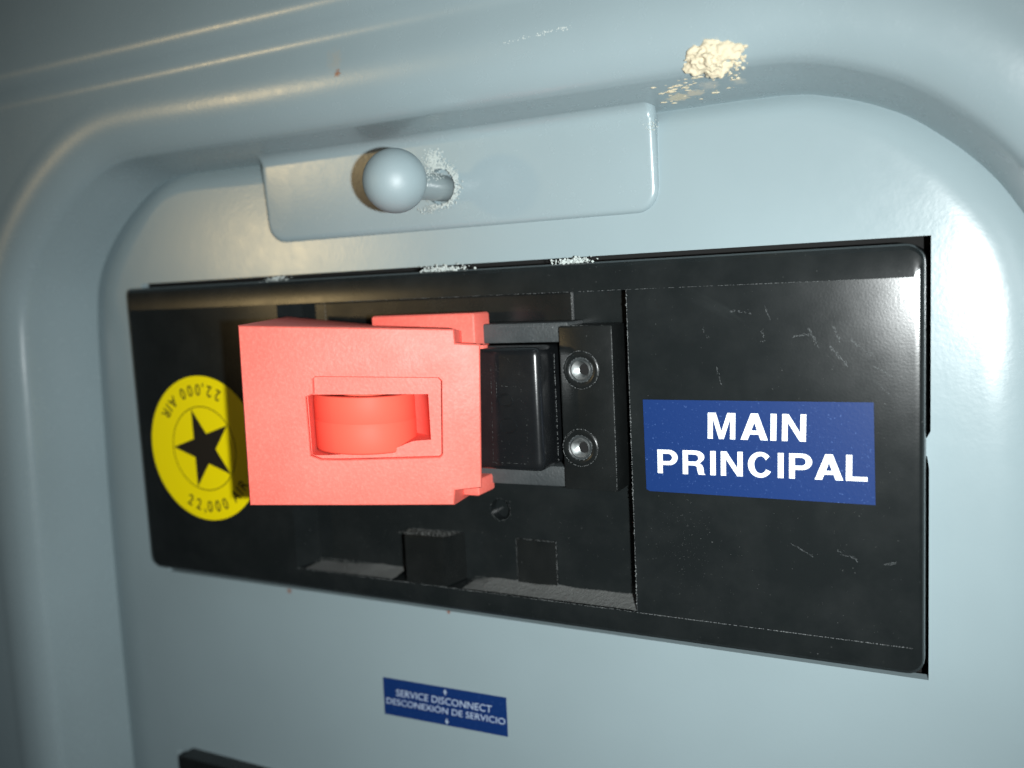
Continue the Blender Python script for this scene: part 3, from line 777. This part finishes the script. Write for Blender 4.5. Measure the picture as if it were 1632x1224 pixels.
for k in range(420):
    a = random.gauss(1.5, 0.42) - 3.2 * 0; y = random.uniform(-4.8, 1.6)
    a = 1.75 + random.gauss(0, 0.5) + 0.10 * y
    nrm = Vector((math.cos(a), -0.0, math.sin(a)))
    a = math.pi - a if False else a
    q = Vector((HX + 1.93 * math.cos(a), y, HZ - 0.15 + 1.93 * math.sin(a)))
    flake(q, random.uniform(0.05, 0.2), nrm, 0.05)
tag(obj('paint_flakes', bm, M['flake'], smooth=False, kind='stuff'), 'pale flaked paint scraped loose around the latch knob hole', 'paint flakes')

# ------------------------------------------------------------------ foam blob and crumbs on the upper wall
bm = bmesh.new()
for k in range(16):
    x = -26.6 + random.gauss(0, 1.15); s = 2.9 + random.gauss(0, 0.55)
    p = frame_pt(x, max(0.4, s)); sphere(bm, p, random.uniform(0.8, 1.5), 3, (1.05, 0.42, 0.8), 0.5, k * 3.1, 1.3)
sphere(bm, frame_pt(-26.9, 3.3), 2.1, 4, (1.05, 0.5, 0.75), 0.45, 4.2, 1.4)
obj_f = obj('dried_foam', bm, M['foam'], ang=80)
md = obj_f.modifiers.new('r', 'REMESH'); md.mode = 'VOXEL'; md.voxel_size = 0.11 * MM
dg = bpy.context.evaluated_depsgraph_get(); me2 = bpy.data.meshes.new_from_object(obj_f.evaluated_get(dg)); obj_f.modifiers.clear(); obj_f.data = me2
for v in me2.vertices:
    q = v.co / MM; h = noise.noise(q * 1.1) * 0.16 + noise.noise(q * 2.7) * 0.09 + noise.noise(q * 6) * 0.03
    v.co += v.normal * h * MM
me2.shade_smooth()
tag(obj_f, 'crusty cream blob of dried foam stuck under the upper edge of the frame', 'foam')
bm = bmesh.new()
for k in range(60):
    t = random.random() ** 1.3; x = -34.5 + 9.5 * t + random.gauss(0, 0.5); s = 1.0 + 0.9 * t * t + random.gauss(0, 0.35)
    if s < 0.1: continue
    sphere(bm, frame_pt(x, s), random.choice((0.06, 0.08, 0.12, 0.2, 0.34)) * (1.5 if abs(x + 33.5) < 1.4 else 1), 2, (1.3, 0.8, 0.3), 0.6, k)
for k in range(45):
    x = random.gauss(-24.2, 0.7); s = 2.2 + random.gauss(0, 0.7)
    if s > 0.1: sphere(bm, frame_pt(x, s), random.uniform(0.07, 0.3), 1, (1, 0.8, 0.8), 0.6, k)
tag(obj('foam_crumbs', bm, M['foam'], smooth=False, kind='stuff'), 'cream foam crumbs trailing left below the dried blob', 'crumbs')
bm = bmesh.new()
for (cx3, n7, sp) in ((-99.3, 60, 1.3), (-69.3, 130, 1.2), (-67, 60, 1.6), (-48.6, 90, 1.2), (-46.9, 60, .9)):
    for k in range(n7): flake((cx3 + random.gauss(0, sp), random.uniform(0.9, 1.6), 2.25 + random.gauss(0, 0.22)), random.uniform(0.06, 0.24))
for k in range(70):
    x = random.choice((random.gauss(-50.5, 1.2), random.gauss(-46.5, .8), random.gauss(-44, .7))); flake(frame_pt(x, 8.3 + (x + 50) * 0.05 + random.gauss(0, 0.12)) - Vector((0, 0.02, 0)), random.uniform(0.03, 0.12), Vector((0, -1, 0)), 0.01)
for k in range(60): flake((-36.9 + random.gauss(0, 0.5), 1.95, 18.6 + random.gauss(0, 0.45)), random.uniform(0.03, 0.12))
tag(obj('paint_chips', bm, M['flake'], smooth=False, kind='stuff'), 'small whitish paint chips caught in the gap above the black faceplate', 'paint chips')

# ------------------------------------------------------------------ lower label and next breaker
sv = sticker('service_label', [(-85.31, -68.73), (-62.71, -68.25), (-62.68, -62.05), (-85.19, -62.5)], 3.28, 0.10, M['blue'], None, None)
tag(sv, 'small blue sticker printed SERVICE DISCONNECT on the board below the breaker', 'sticker')
fit_text('SERVICE DISCONNECT', (-82.7, -64.1), (-65.2, -63.75), (-82.8, -65.25), 3.176, 0.0, 'lettering', M['pale'], sv)
fit_text('DESCONEXI\u00d3N DE SERVICIO', (-84.7, -65.55), (-62.95, -65.1), (-84.8, -66.85), 3.176, 0.0, 'lettering', M['pale'], sv)
bm = bmesh.new()
for zz, sgn in ((-63.1, 1), (-67.75, -1)):
    x = -73.45; q = [(x - 0.35, zz), (x + 0.35, zz), (x, zz + 0.55 * sgn)]
    vs = [bm.verts.new((a, 3.172, c)) for a, c in q]; bm.faces.new(vs)
    vs = [bm.verts.new((a, 3.172, c)) for a, c in ((x - 0.1, zz), (x + 0.1, zz), (x + 0.1, zz - 0.4 * sgn), (x - 0.1, zz - 0.4 * sgn))]; bm.faces.new(vs)
face_front(bm); obj('arrow', bm, M['pale'], sv, smooth=False)

lb = thing('lower_breaker', 'second black breaker faceplate just showing at the bottom edge of the board', 'circuit breaker')
bm = bmesh.new(); rbox(-130.6, -22, 0.0, 9, -136, -83.8, 0.6, 3, bm)
obj('faceplate', bm, M['black2'], lb)
